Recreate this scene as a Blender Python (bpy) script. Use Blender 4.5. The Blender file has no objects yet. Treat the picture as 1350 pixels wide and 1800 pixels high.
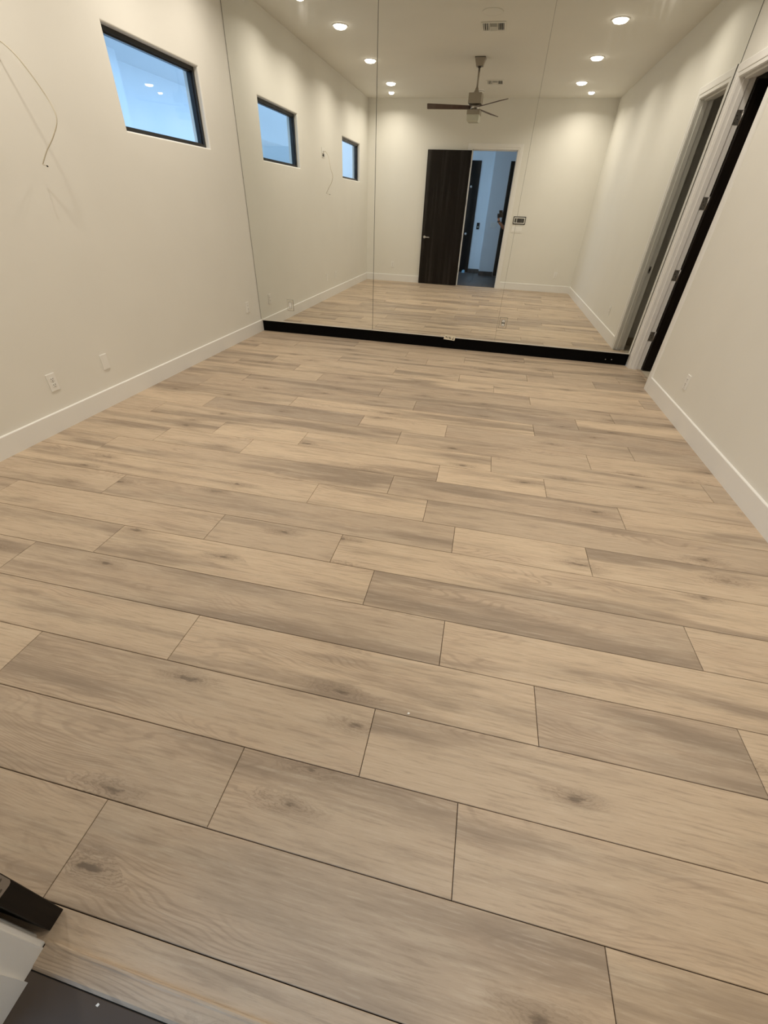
import bpy, bmesh, math, random
from mathutils import Vector, Matrix
random.seed(7)
scn = bpy.context.scene
col = scn.collection

# ------------------------------------------------------------------ camera
# solved from wall / mirror / plank correspondences (1350x1800 frame, f = 732 px)
F_PX, YAW, PITCH, ROLL = 732.03, -0.1997, -0.6325, 0.0442
CAM = Vector((3.0023, -0.0100, 1.4625))
def cam_axes():
    cy, sy, cp, sp = math.cos(YAW), math.sin(YAW), math.cos(PITCH), math.sin(PITCH)
    cr, sr = math.cos(ROLL), math.sin(ROLL)
    f = Vector((sy*cp, cy*cp, sp)); r = Vector((cy, -sy, 0)); u = r.cross(f)
    return r*cr+u*sr, u*cr-r*sr, f
_r, _u, _f = cam_axes()
cd = bpy.data.cameras.new('camera')
cd.sensor_fit = 'VERTICAL'; cd.sensor_height = 24.0
cd.lens = 24.0*F_PX/1800.0
cd.clip_start = 0.004; cd.clip_end = 100
cam = bpy.data.objects.new('camera', cd); col.objects.link(cam)
m = Matrix((( _r.x, _u.x, -_f.x, CAM.x), (_r.y, _u.y, -_f.y, CAM.y), (_r.z, _u.z, -_f.z, CAM.z), (0,0,0,1)))
cam.matrix_world = m
scn.camera = cam

# ------------------------------------------------------------------ world, exposure
wd = bpy.data.worlds.new('world'); scn.world = wd; wd.use_nodes = True
bg = wd.node_tree.nodes['Background']
bg.inputs[0].default_value = (0.38, 0.63, 0.97, 1); bg.inputs[1].default_value = 2.75
vs = scn.view_settings
vs.view_transform = 'Standard'; vs.look = 'None'; vs.gamma = 1.0; vs.use_curve_mapping = False
vs.exposure = 0.0
LAMP_W, LAMP_SMALL_W = 11.6, 6.6
LAMP_COL = (1.0, 0.911, 0.790)

# ------------------------------------------------------------------ dimensions (metres)
W, H = 4.790, 3.219            # room width (x), ceiling height
LM, LB = 5.676, 5.697          # mirror face, kick board face (y)
LW = 5.712                     # wall behind the mirror
BBH, BBT = 0.141, 0.015        # baseboard
OX0, OX1, OZ = 2.217, 3.122, 2.468     # entry opening in the back wall (y = 0)
RY0, RY1, RZ = 4.890, 5.573, 2.455     # opening in the right wall
WT = 0.14                      # wall thickness

# ------------------------------------------------------------------ mesh helpers
class MB:
    def __init__(s, o=(0,0,0)):
        s.bm = bmesh.new(); s.o = Vector(o)
    def v(s, p): return s.bm.verts.new(Vector(p)-s.o)
    def box(s, x0, x1, y0, y1, z0, z1, bev=0, seg=2, mat=0):
        vs_ = [s.v((x, y, z)) for z in (z0, z1) for y in (y0, y1) for x in (x0, x1)]
        fs = [s.bm.faces.new([vs_[i] for i in q]) for q in ((0,2,3,1),(4,5,7,6),(0,1,5,4),(2,6,7,3),(0,4,6,2),(1,3,7,5))]
        for f in fs: f.material_index = mat
        if bev:
            es = list({e for f in fs for e in f.edges})
            bmesh.ops.bevel(s.bm, geom=es, offset=bev, segments=seg, affect='EDGES', profile=0.5)
        return s
    def prism(s, pts, vec, mat=0):
        vec = Vector(vec)
        a = [s.v(p) for p in pts]; b = [s.v(Vector(p)+vec) for p in pts]
        n = len(pts)
        fs = [s.bm.faces.new(a), s.bm.faces.new(b[::-1])]
        for i in range(n):
            fs.append(s.bm.faces.new((a[i], b[i], b[(i+1)%n], a[(i+1)%n])))
        for f in fs: f.material_index = mat
        return s
    def cyl(s, c, axis, r0, h, n=24, r1=None, mat=0, cap=True):
        r1 = r0 if r1 is None else r1
        ax = Vector(axis).normalized(); c = Vector(c)
        t = ax.orthogonal().normalized(); b = ax.cross(t)
        A = []; B = []
        for i in range(n):
            a = 2*math.pi*i/n; d = t*math.cos(a)+b*math.sin(a)
            A.append(s.v(c+d*r0)); B.append(s.v(c+d*r1+ax*h))
        fs = []
        for i in range(n):
            f = s.bm.faces.new((A[i], A[(i+1)%n], B[(i+1)%n], B[i])); f.smooth = True; fs.append(f)
        if cap:
            fs.append(s.bm.faces.new(A[::-1])); fs.append(s.bm.faces.new(B))
        for f in fs: f.material_index = mat
        return s
    def lathe(s, c, axis, prof, n=32, mat=0):
        ax = Vector(axis).normalized(); c = Vector(c); t = ax.orthogonal().normalized(); b = ax.cross(t)
        rings = []
        for r, h in prof:
            if r < 1e-6: rings.append([s.v(c+ax*h)])
            else: rings.append([s.v(c+ax*h+(t*math.cos(2*math.pi*i/n)+b*math.sin(2*math.pi*i/n))*r) for i in range(n)])
        for R0, R1 in zip(rings, rings[1:]):
            for i in range(n):
                q = [R0[i % len(R0)], R0[(i+1) % len(R0)], R1[(i+1) % len(R1)], R1[i % len(R1)]]
                q = list(dict.fromkeys(q))
                if len(q) > 2:
                    f = s.bm.faces.new(q); f.smooth = True; f.material_index = mat
        return s
    def tube(s, pts, r, n=8, mat=0):
        pts = [Vector(p) for p in pts]; rings = []
        up = Vector((0.3, 0.2, 1)).normalized()
        for i, p in enumerate(pts):
            d = (pts[min(i+1, len(pts)-1)]-pts[max(i-1, 0)]).normalized()
            t = d.cross(up)
            t = t.normalized() if t.length > 1e-4 else d.orthogonal().normalized()
            b = d.cross(t).normalized()
            rr = r[i] if isinstance(r, (list, tuple)) else r
            rings.append([s.v(p+(t*math.cos(2*math.pi*k/n)+b*math.sin(2*math.pi*k/n))*rr) for k in range(n)])
        for R0, R1 in zip(rings, rings[1:]):
            for k in range(n):
                f = s.bm.faces.new((R0[k], R0[(k+1)%n], R1[(k+1)%n], R1[k])); f.smooth = True; f.material_index = mat
        s.bm.faces.new(rings[0][::-1]); s.bm.faces.new(rings[-1])
        return s
    def build(s, name, mats, parent=None, loc=None):
        bmesh.ops.recalc_face_normals(s.bm, faces=s.bm.faces[:])
        me = bpy.data.meshes.new(name); s.bm.to_mesh(me); s.bm.free()
        for mt in (mats if isinstance(mats, (list, tuple)) else [mats]): me.materials.append(mt)
        o = bpy.data.objects.new(name, me); col.objects.link(o)
        if parent is not None:
            o.parent = parent
        else:
            o.location = s.o
        if loc is not None: o.location = loc
        return o

def thing(name, label, cat, loc, group=None):
    o = bpy.data.objects.new(name, None); col.objects.link(o)
    o.empty_display_size = 0.05; o.location = loc
    o['label'] = label; o['category'] = cat
    if group: o['group'] = group
    return o
def tag(o, label, cat, group=None):
    o['label'] = label; o['category'] = cat
    if group: o['group'] = group
    return o
def struct(o, label=None):
    o['kind'] = 'structure'
    if label: o['label'] = label
    return o
def catmull(pts, n=8):
    P = [Vector(p) for p in pts]; P = [2*P[0]-P[1]]+P+[2*P[-1]-P[-2]]; out = []
    for i in range(1, len(P)-2):
        for k in range(n):
            t = k/n; a, b, c, d = P[i-1:i+3]
            out.append(0.5*((2*b)+(c-a)*t+(2*a-5*b+4*c-d)*t*t+(3*b-a-3*c+d)*t**3))
    out.append(P[-2]); return out

# ------------------------------------------------------------------ materials
def mat(name, colr=(.8,.8,.8), rough=.5, metal=0.0, spec=.5, emit=None, estr=0, coat=0):
    m_ = bpy.data.materials.new(name); m_.use_nodes = True
    b = m_.node_tree.nodes['Principled BSDF']
    b.inputs['Base Color'].default_value = (*colr, 1); b.inputs['Roughness'].default_value = rough
    b.inputs['Metallic'].default_value = metal; b.inputs['Specular IOR Level'].default_value = spec
    b.inputs['Coat Weight'].default_value = coat
    if emit:
        b.inputs['Emission Color'].default_value = (*emit, 1); b.inputs['Emission Strength'].default_value = estr
    return m_
def N(t, kind, **kw):
    n = t.nodes.new(kind)
    for k, v in kw.items(): setattr(n, k, v)
    return n
def paint(name, colr, rough=.6, bump=.12, scale=220, var=.03):
    m_ = mat(name, colr, rough, spec=.3); t = m_.node_tree; b = t.nodes['Principled BSDF']
    tc = N(t, 'ShaderNodeTexCoord'); no = N(t, 'ShaderNodeTexNoise'); no.inputs['Scale'].default_value = scale; no.inputs['Detail'].default_value = 2
    t.links.new(tc.outputs['Object'], no.inputs['Vector'])
    bp = N(t, 'ShaderNodeBump'); bp.inputs['Strength'].default_value = bump; bp.inputs['Distance'].default_value = .0008
    t.links.new(no.outputs['Fac'], bp.inputs['Height']); t.links.new(bp.outputs['Normal'], b.inputs['Normal'])
    n2 = N(t, 'ShaderNodeTexNoise'); n2.inputs['Scale'].default_value = 2.2; n2.inputs['Detail'].default_value = 4
    t.links.new(tc.outputs['Object'], n2.inputs['Vector'])
    mx = N(t, 'ShaderNodeMix', data_type='RGBA')
    mx.inputs['A'].default_value = (*[c*(1-var) for c in colr], 1); mx.inputs['B'].default_value = (*[min(1, c*(1+var)) for c in colr], 1)
    t.links.new(n2.outputs['Fac'], mx.inputs['Factor']); t.links.new(mx.outputs['Result'], b.inputs['Base Color'])
    return m_
M = {}
M['wall'] = paint('wall_paint', (.79, .775, .715), .62)
M['ceil'] = paint('ceiling_paint', (.79, .775, .715), .75, bump=.2, scale=150)
M['trim'] = paint('trim_paint', (.83, .82, .79), .38, bump=.03, scale=60, var=.01)
M['plastic'] = mat('white_plastic', (.84, .83, .79), .35)
M['slot'] = mat('dark_slot', (.02, .018, .015), .6)
M['screw'] = mat('screw_metal', (.55, .54, .52), .35, 1.0)
M['screw_dark'] = mat('hinge_screw', (.18, .17, .16), .4, 1.0)
M['black'] = mat('black_board', (.0025, .0025, .0025), .45, spec=.06)
M['door'] = None
M['nickel'] = mat('satin_nickel', (.62, .60, .56), .32, 1.0)
M['hinge'] = mat('hinge_metal', (.42, .40, .38), .38, 1.0)
M['mirror'] = mat('mirror_silver', (.885, .895, .865), 0.0, 1.0)
def mirror_mat():
    t = M['mirror'].node_tree; b = t.nodes['Principled BSDF']; out = t.nodes['Material Output']
    gl = N(t, 'ShaderNodeBsdfGlossy'); gl.inputs['Roughness'].default_value = .22; gl.inputs['Color'].default_value = (.85, .85, .82, 1)
    tc = N(t, 'ShaderNodeTexCoord'); mp = N(t, 'ShaderNodeMapping'); mp.inputs['Scale'].default_value = (26, 1, .9)
    no = N(t, 'ShaderNodeTexNoise'); no.inputs['Scale'].default_value = 1; no.inputs['Detail'].default_value = 3
    t.links.new(tc.outputs['Object'], mp.inputs[0]); t.links.new(mp.outputs[0], no.inputs['Vector'])
    mr = N(t, 'ShaderNodeMapRange'); mr.inputs[1].default_value = .45; mr.inputs[2].default_value = .75; mr.inputs[3].default_value = .006; mr.inputs[4].default_value = .07
    t.links.new(no.outputs['Fac'], mr.inputs[0])
    mx = N(t, 'ShaderNodeMixShader'); t.links.new(mr.outputs[0], mx.inputs[0]); t.links.new(b.outputs[0], mx.inputs[1]); t.links.new(gl.outputs[0], mx.inputs[2])
    t.links.new(mx.outputs[0], out.inputs[0])
mirror_mat()
M['mirror_edge'] = mat('mirror_edge', (.05, .06, .05), .3)
M['mback'] = mat('mirror_backing', (.03, .03, .03), .7)
M['channel'] = mat('bottom_channel', (.80, .78, .72), .3, .3)
M['frame'] = mat('black_window_frame', (.012, .012, .013), .35)
M['subfloor'] = mat('subfloor', (.05, .036, .024), .9)
M['tile'] = paint('dark_tile', (.088, .068, .055), .42, bump=.25, scale=40, var=.35)
M['grout'] = mat('grout', (.035, .033, .032), .8)
M['tanbase'] = mat('tan_tile_base', (.40, .33, .22), .5)
M['pale_tile'] = mat('pale_tile', (.62, .55, .43), .5)
M['lens'] = mat('downlight_lens', (.9, .9, .9), .4, emit=(1.0, .90, .76), estr=14)
M['screen'] = mat('screen', (.055, .052, .048), .18)
M['panel_black'] = mat('panel_black', (.01, .01, .01), .3)
M['cable'] = mat('cable_sheath', (.58, .53, .42), .45)
M['cable_end'] = mat('cable_end', (.02, .018, .015), .5)
M['fanmetal'] = mat('fan_metal', (.36, .32, .26), .4, .6)
M['fandark'] = mat('fan_dark_cap', (.06, .05, .04), .5)
M['blade'] = mat('fan_blade', (.075, .040, .026), .45)
M['frost'] = mat('frosted_glass', (.62, .62, .52), .35)
M['grille'] = mat('grille_white', (.79, .775, .715), .5)
M['duct'] = mat('duct_dark', (.012, .010, .008), .9)
M['skin'] = mat('skin', (.30, .15, .09), .5)
M['cloth'] = mat('black_cloth', (.012, .012, .014), .85)
M['trouser'] = mat('dark_trousers', (.02, .02, .025), .85)
M['hair'] = mat('dark_hair', (.012, .009, .007), .6)
M['phone'] = mat('phone_black', (.008, .008, .010), .2)
M['rubber'] = mat('black_rubber', (.012, .012, .012), .6)
M['yard'] = paint('stucco_white', (.70, .70, .70), .8, bump=.3, scale=60)
M['hall'] = paint('hall_paint', (.84, .84, .84), .7)
M['ground'] = mat('ground_concrete', (.45, .44, .42), .9)
M['blue'] = mat('pale_blue', (.45, .75, .95), .4)

def door_mat():
    m_ = mat('espresso_door', (.012, .009, .007), .42, spec=.14); t = m_.node_tree; b = t.nodes['Principled BSDF']
    tc = N(t, 'ShaderNodeTexCoord'); mp = N(t, 'ShaderNodeMapping'); mp.inputs['Scale'].default_value = (30, 30, 1.6)
    no = N(t, 'ShaderNodeTexNoise'); no.inputs['Scale'].default_value = 3; no.inputs['Detail'].default_value = 5
    t.links.new(tc.outputs['Object'], mp.inputs[0]); t.links.new(mp.outputs[0], no.inputs['Vector'])
    rp = N(t, 'ShaderNodeValToRGB'); rp.color_ramp.elements[0].position = .3; rp.color_ramp.elements[1].position = .75
    rp.color_ramp.elements[0].color = (.006, .0045, .0036, 1); rp.color_ramp.elements[1].color = (.015, .0105, .0080, 1)
    t.links.new(no.outputs['Fac'], rp.inputs[0]); t.links.new(rp.outputs[0], b.inputs['Base Color'])
    return m_
M['door'] = door_mat()

def glass_mat():
    m_ = bpy.data.materials.new('window_glass'); m_.use_nodes = True; t = m_.node_tree
    t.nodes.remove(t.nodes['Principled BSDF']); out = t.nodes['Material Output']
    lw = N(t, 'ShaderNodeLayerWeight'); lw.inputs['Blend'].default_value = .5
    pw = N(t, 'ShaderNodeMath', operation='POWER'); pw.inputs[1].default_value = 5.0; t.links.new(lw.outputs['Facing'], pw.inputs[0])
    fr = N(t, 'ShaderNodeMath', operation='MULTIPLY_ADD'); fr.inputs[1].default_value = .96; fr.inputs[2].default_value = .04; t.links.new(pw.outputs[0], fr.inputs[0])
    tr = N(t, 'ShaderNodeBsdfTransparent'); tr.inputs[0].default_value = (.93, .96, .97, 1)
    gl = N(t, 'ShaderNodeBsdfGlossy'); gl.inputs['Roughness'].default_value = 0.0
    mx = N(t, 'ShaderNodeMixShader')
    t.links.new(fr.outputs[0], mx.inputs[0]); t.links.new(tr.outputs[0], mx.inputs[1]); t.links.new(gl.outputs[0], mx.inputs[2])
    t.links.new(mx.outputs[0], out.inputs[0]); return m_
M['glass'] = glass_mat()

def wood_mat():
    m_ = mat('oak_plank', (.5, .4, .3), .5, spec=.35); t = m_.node_tree; b = t.nodes['Principled BSDF']; L = t.links.new
    tc = N(t, 'ShaderNodeTexCoord')
    at = N(t, 'ShaderNodeAttribute', attribute_type='OBJECT', attribute_name='seed')
    tn = N(t, 'ShaderNodeAttribute', attribute_type='OBJECT', attribute_name='tone')
    def math_(op, a, c=None, clamp=False):
        n = N(t, 'ShaderNodeMath', operation=op, use_clamp=clamp)
        for i, x in enumerate((a, c)):
            if x is None: continue
            if isinstance(x, (int, float)): n.inputs[i].default_value = x
            else: L(x, n.inputs[i])
        return n.outputs[0]
    cb = N(t, 'ShaderNodeCombineXYZ'); L(at.outputs['Fac'], cb.inputs[0])
    L(math_('MULTIPLY', at.outputs['Fac'], 1.7), cb.inputs[1]); L(math_('MULTIPLY', at.outputs['Fac'], .37), cb.inputs[2])
    ad = N(t, 'ShaderNodeVectorMath', operation='ADD'); L(tc.outputs['Object'], ad.inputs[0]); L(cb.outputs[0], ad.inputs[1])
    P = ad.outputs[0]
    def noise(scale, detail=3, rough=.55, src=None, dist=0.0):
        mp = N(t, 'ShaderNodeMapping'); mp.inputs['Scale'].default_value = scale
        L(src if src is not None else P, mp.inputs[0])
        n = N(t, 'ShaderNodeTexNoise'); n.inputs['Scale'].default_value = 1; n.inputs['Detail'].default_value = detail
        n.inputs['Roughness'].default_value = rough; n.inputs['Distortion'].default_value = dist
        L(mp.outputs[0], n.inputs['Vector']); return n.outputs['Fac']
    def ramp(x, p0, p1, c0=0., c1=1.):
        n = N(t, 'ShaderNodeMapRange', interpolation_type='SMOOTHSTEP'); L(x, n.inputs[0])
        n.inputs[1].default_value = p0; n.inputs[2].default_value = p1; n.inputs[3].default_value = c0; n.inputs[4].default_value = c1
        return n.outputs[0]
    # knots: sparse cells, stretched along the grain
    mk = N(t, 'ShaderNodeMapping'); mk.inputs['Scale'].default_value = (1.7, 6.0, 1); L(P, mk.inputs[0])
    vo = N(t, 'ShaderNodeTexVoronoi', voronoi_dimensions='2D'); vo.inputs['Scale'].default_value = 1.0; vo.inputs['Randomness'].default_value = .9
    L(mk.outputs[0], vo.inputs['Vector'])
    kd = vo.outputs['Distance']
    sp = N(t, 'ShaderNodeSeparateXYZ'); L(P, sp.inputs[0])
    sc = N(t, 'ShaderNodeSeparateColor'); L(vo.outputs['Color'], sc.inputs[0])
    on = ramp(sc.outputs[0], .66, .72)                      # only some cells carry a knot
    kdn = math_('ADD', kd, math_('MULTIPLY', math_('SUBTRACT', noise((13, 42, 1), 5, .62), .5), .30))
    halo = math_('MULTIPLY', ramp(kdn, .0, .30, 1, 0), on)
    core = math_('MULTIPLY', ramp(kdn, .0, .070, 1, 0), on)
    # growth rings bent round the knots
    warp = noise((1.1, 5.5, 1), 2, .45)
    yy = math_('ADD', math_('MULTIPLY', sp.outputs[1], 460.0), math_('MULTIPLY', warp, 190.0))
    yy = math_('ADD', yy, math_('MULTIPLY', halo, 30.0))
    yy = math_('ADD', yy, math_('MULTIPLY', noise((9, 60, 1), 2, .5), 3.0))
    rings = math_('MULTIPLY_ADD', math_('SINE', yy), .5)
    rings.node.inputs[2].default_value = .5
    ringmask = math_('ADD', math_('MULTIPLY', ramp(noise((1.3, 6, 1), 2), .47, .68), .55), math_('MULTIPLY', halo, .9), True)
    streak = noise((7, 120, 1), 6, .68, dist=.15)
    fine = noise((30, 520, 1), 4, .7)
    mott = noise((2.3, 19, 1), 7, .66, dist=.2)
    smoke = ramp(noise((.62, 7.0, 1), 6, .56, dist=.25), .48, .66)
    warm = ramp(noise((1.3, 6.0, 1), 5, .6), .44, .62)
    def mix(f, a, c, bt='MIX'):
        n = N(t, 'ShaderNodeMix', data_type='RGBA', blend_type=bt)
        if isinstance(f, (int, float)): n.inputs['Factor'].default_value = f
        else: L(f, n.inputs['Factor'])
        for k, x in (('A', a), ('B', c)):
            if isinstance(x, tuple): n.inputs[k].default_value = (*x, 1)
            else: L(x, n.inputs[k])
        return n.outputs['Result']
    base = mix(tn.outputs['Fac'], (.612, .482, .344), (.352, .280, .215))
    base = mix(math_('MULTIPLY', warm, .45), base, (.520, .395, .285))
    base = mix(math_('MULTIPLY', smoke, .76), base, (.235, .182, .136))
    base = mix(math_('MULTIPLY', ramp(mott, .50, .68), .34), base, (.290, .226, .165))
    base = mix(math_('MULTIPLY', ramp(mott, .34, .48, 1, 0), .20), base, (.640, .545, .415))
    base = mix(math_('MULTIPLY', ramp(streak, .50, .66), .36), base, (.245, .190, .140))
    base = mix(math_('MULTIPLY', ramp(streak, .34, .48, 1, 0), .22), base, (.66, .57, .45))
    base = mix(math_('MULTIPLY', math_('MULTIPLY', ramp(rings, .55, .98), ringmask), .58), base, (.235, .178, .128))
    base = mix(math_('MULTIPLY', ramp(fine, .55, .70), .22), base, (.24, .185, .135))
    base = mix(math_('MULTIPLY', halo, .42), base, (.225, .168, .120))
    base = mix(math_('MULTIPLY', core, .70), base, (.11, .080, .056))
    L(base, b.inputs['Base Color'])
    rg = ramp(streak, .3, .7, .46, .60); L(rg, b.inputs['Roughness'])
    bp = N(t, 'ShaderNodeBump'); bp.inputs['Strength'].default_value = .25; bp.inputs['Distance'].default_value = .0006
    L(math_('ADD', streak, math_('MULTIPLY', fine, .6)), bp.inputs['Height']); L(bp.outputs[0], b.inputs['Normal'])
    return m_
M['wood'] = wood_mat()

# ------------------------------------------------------------------ shell: walls, ceiling, floors
def wall_mesh(name, material, org, ua, va, na, u0, u1, v0, v1, holes, thick, bevel=0.0):
    """wall in the plane org + u*ua + v*va, front face towards na, with rectangular holes"""
    ua, va, na, org = Vector(ua), Vector(va), Vector(na), Vector(org)
    inner = holes
    if bevel: holes = [(h[0]-bevel, h[1]+bevel, h[2]-bevel, h[3]+bevel) for h in holes]
    us = sorted({u0, u1, *[h[0] for h in holes], *[h[1] for h in holes]})
    vv = sorted({v0, v1, *[h[2] for h in holes], *[h[3] for h in holes]})
    bm = bmesh.new(); cache = {}
    def vert(u, v, d):
        k = (round(u, 5), round(v, 5), d)
        if k not in cache: cache[k] = bm.verts.new(org+ua*u+va*v-na*(thick*d))
        return cache[k]
    def inh(a, b): return any(h[0] < a < h[1] and h[2] < b < h[3] for h in holes)
    solid = {}
    for i in range(len(us)-1):
        for j in range(len(vv)-1):
            solid[i, j] = not inh((us[i]+us[i+1])/2, (vv[j]+vv[j+1])/2)
    for (i, j), s in solid.items():
        if not s: continue
        a, b, c, d = us[i], us[i+1], vv[j], vv[j+1]
        for k in (0, 1): bm.faces.new([vert(a, c, k), vert(b, c, k), vert(b, d, k), vert(a, d, k)])
        for (di, dj, p, q) in ((-1, 0, (a, c), (a, d)), (1, 0, (b, c), (b, d)), (0, -1, (a, c), (b, c)), (0, 1, (a, d), (b, d))):
            if not solid.get((i+di, j+dj), False):
                bm.faces.new([vert(*p, 0), vert(*q, 0), vert(*q, 1), vert(*p, 1)])
    if bevel:
        for h in inner:                       # bull-nosed plaster return lining each opening
            loops = []
            steps = [(bevel*(1-math.sin(a_)), bevel*(1-math.cos(a_))) for a_ in [math.pi/2*k/6 for k in range(7)]]
            steps.append((0, thick))
            for e, d in steps:
                loops.append([bm.verts.new(org+ua*u+va*v-na*d) for u, v in ((h[0]-e, h[2]-e), (h[1]+e, h[2]-e), (h[1]+e, h[3]+e), (h[0]-e, h[3]+e))])
            for A, B in zip(loops, loops[1:]):
                for k in range(4):
                    f = bm.faces.new((A[k], A[(k+1) % 4], B[(k+1) % 4], B[k]))
            A = loops[-1]; e = bevel
            B = [bm.verts.new(org+ua*u+va*v-na*thick) for u, v in ((h[0]-e, h[2]-e), (h[1]+e, h[2]-e), (h[1]+e, h[3]+e), (h[0]-e, h[3]+e))]
            for k in range(4): bm.faces.new((A[k], A[(k+1) % 4], B[(k+1) % 4], B[k]))
    bmesh.ops.recalc_face_normals(bm, faces=bm.faces[:])
    me = bpy.data.meshes.new(name); bm.to_mesh(me); bm.free(); me.materials.append(material)
    o = bpy.data.objects.new(name, me); col.objects.link(o)
    return struct(o)
X, Y, Z = (1,0,0), (0,1,0), (0,0,1)
WIN = [(3.880, 5.072, 1.876, 2.456), (0.625, 1.800, 1.866, 2.452)]
wall_mesh('wall_left', M['wall'], (0,0,0), Y, Z, X, -WT, LW+.12, 0, H, WIN, .16, bevel=.014)
wall_mesh('wall_right', M['wall'], (W,0,0), Y, Z, (-1,0,0), -WT, LW+.12, 0, H, [(RY0-.018, RY1+.018, -1, RZ+.018)], .125)
wall_mesh('wall_back', M['wall'], (0,0,0), X, Z, Y, 0, W, 0, H, [(OX0-.018, OX1+.018, -1, OZ+.018)], WT)
wall_mesh('wall_front', M['wall'], (0,LW,0), X, Z, (0,-1,0), 0, W, 0, H, [], .12)
struct(MB().box(0, W, 0, LW, H, H+.15).build('ceiling', M['ceil']))

# floor: dark subfloor carrying every plank
ANG, PW, Y00 = 0.0102, 0.22942, 0.0505
floor = struct(MB().box(0, W+.09, 0, LW, -.06, -.0075).build('floor', M['subfloor']))
ROWS = {-1: [], 0: [2.137, 3.548], 1: [2.461, 3.167], 2: [1.441, 2.853], 3: [.60, 2.013, 3.425, 4.13], 4: [.94, 3.059, 4.47], 5: [1.274, 2.685, 4.104],
 6: [.34, 1.748, 2.452, 4.57], 7: [.923, 3.05, 3.759], 8: [2.152, 2.863], 9: [.489, 2.603, 4.023], 10: [.767, 1.467, 2.888, 3.599],
 11: [1.117, 1.818, 3.245, 4.662], 12: [.411, 2.528, 3.949], 13: [.754, 2.162, 2.878, 4.299], 14: [1.459, 3.589], 15: [.43, 2.545, 3.967],
 16: [.762, 2.172, 4.303], 17: [1.469, 3.599], 18: [.417, 1.124, 3.256, 4.668], 19: [.759, 2.178, 2.888], 20: [1.472, 3.61, 4.311],
 21: [.338, 2.474, 3.909, 4.604], 22: [.763, 2.197, 2.904], 23: [1.489, 3.616], 24: [.786, 2.90]}
ca, sa = math.cos(ANG), math.sin(ANG)
def clip(poly, ax, val, keep_less):
    out = []
    for i, p in enumerate(poly):
        q = poly[(i+1) % len(poly)]
        ip = (p[ax] <= val) == keep_less; iq = (q[ax] <= val) == keep_less
        if ip: out.append(p)
        if ip != iq:
            s = (val-p[ax])/(q[ax]-p[ax]); out.append((p[0]+(q[0]-p[0])*s, p[1]+(q[1]-p[1])*s))
    return out
def inset(poly, d):
    n = len(poly); out = []
    for i in range(n):
        p0, p1, p2 = Vector(poly[i-1]), Vector(poly[i]), Vector(poly[(i+1) % n])
        a, b = (p1-p0).normalized(), (p2-p1).normalized()
        n1, n2 = Vector((-a.y, a.x)), Vector((-b.y, b.x))
        bis = n1+n2; k = d/max(.2, (1+n1.dot(n2)))
        out.append(tuple(p1+bis*k))
    return out
TONE = {(0,0): .40, (0,1): .62, (0,2): .38, (1,0): .62, (1,1): .50, (1,2): .45, (2,1): .45, (2,2): .38, (3,1): .30, (3,2): .22, (3,3): .75, (3,4): .30, (4,0): .5, (4,1): .58, (4,2): .20, (5,0): .42, (5,1): .10, (5,2): .66, (5,3): .25,
 (6,1): .35, (6,2): .42, (6,3): .10, (7,0): .4, (7,1): .58, (7,2): .10, (7,3): .22, (8,0): .12, (8,1): .05, (8,2): .52, (9,0): .3, (9,1): .35, (9,2): .58, (9,3): .18}
for n, js in ROWS.items():
    edges = [-.2]+js+[5.1]
    for k in range(len(edges)-1):
        a, b = edges[k], edges[k+1]; y0, y1 = Y00+PW*n, Y00+PW*(n+1)
        quad = [(ca*x-sa*y, sa*x+ca*y) for x, y in ((a, y0), (b, y0), (b, y1), (a, y1))]
        for ax, v, less in ((0, .004, False), (0, W+.085 if n in (21, 22, 23) else W-.004, True), (1, .006, False), (1, LB+.008, True)):
            quad = clip(quad, ax, v, less)
            if not quad: break
        if len(quad) < 3: continue
        quad = [q for i, q in enumerate(quad) if (Vector(q)-Vector(quad[i-1])).length > 1e-5]
        w_ = max(q[0] for q in quad)-min(q[0] for q in quad); h_ = max(q[1] for q in quad)-min(q[1] for q in quad)
        if w_ < .012 or h_ < .008: continue
        full = inset(quad, .0011); top = inset(full, .0015)
        cx, cy = sum(q[0] for q in quad)/len(quad), sum(q[1] for q in quad)/len(quad)
        def loc(p, z):
            dx, dy = p[0]-cx, p[1]-cy; return (ca*dx+sa*dy, -sa*dx+ca*dy, z)
        mb = MB(); nn = len(full)
        r0 = [mb.bm.verts.new(loc(p, -.0075)) for p in full]; r1 = [mb.bm.verts.new(loc(p, -.0012)) for p in full]; r2 = [mb.bm.verts.new(loc(p, 0)) for p in top]
        mb.bm.faces.new(r2); mb.bm.faces.new(r0[::-1])
        for A, B in ((r0, r1), (r1, r2)):
            for i in range(nn): mb.bm.faces.new((A[i], A[(i+1) % nn], B[(i+1) % nn], B[i]))
        o = mb.build('plank', M['wood'], floor, loc=(cx, cy, 0)); o.rotation_euler = (0, 0, ANG)
        rs = random.Random(n*37+k*11+5)
        o['seed'] = round(rs.uniform(0, 60), 3)
        o['tone'] = TONE.get((n, k), round(min(1, max(0, rs.gauss(.34, .30))), 3))

# hall floor: dark tiles outside the entry
hall = struct(MB().box(-.16, 6.2, -3.1, 0.0, -.06, -.006).build('floor_hall', M['grout']))
TS = .61
tx0, ty0 = 2.505-8*TS, -.035
for i in range(16):
    for j in range(6):
        sh = -.30 if j == 0 else 0
        x0, x1 = max(tx0+i*TS+sh, -.15), min(tx0+(i+1)*TS+sh, 6.15); y1 = ty0-j*TS; y0 = max(y1-TS, -3.05)
        if x1-x0 < .03 or y1-y0 < .03 : continue
        cx, cy = (x0+x1)/2, (y0+y1)/2
        MB((cx, cy, 0)).box(x0+.0015, x1-.0015, y0+.0015, y1-.0015, -.006, -.0015, bev=.0008, seg=1).build('tile', M['tile'], hall, loc=(cx, cy, 0))

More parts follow.
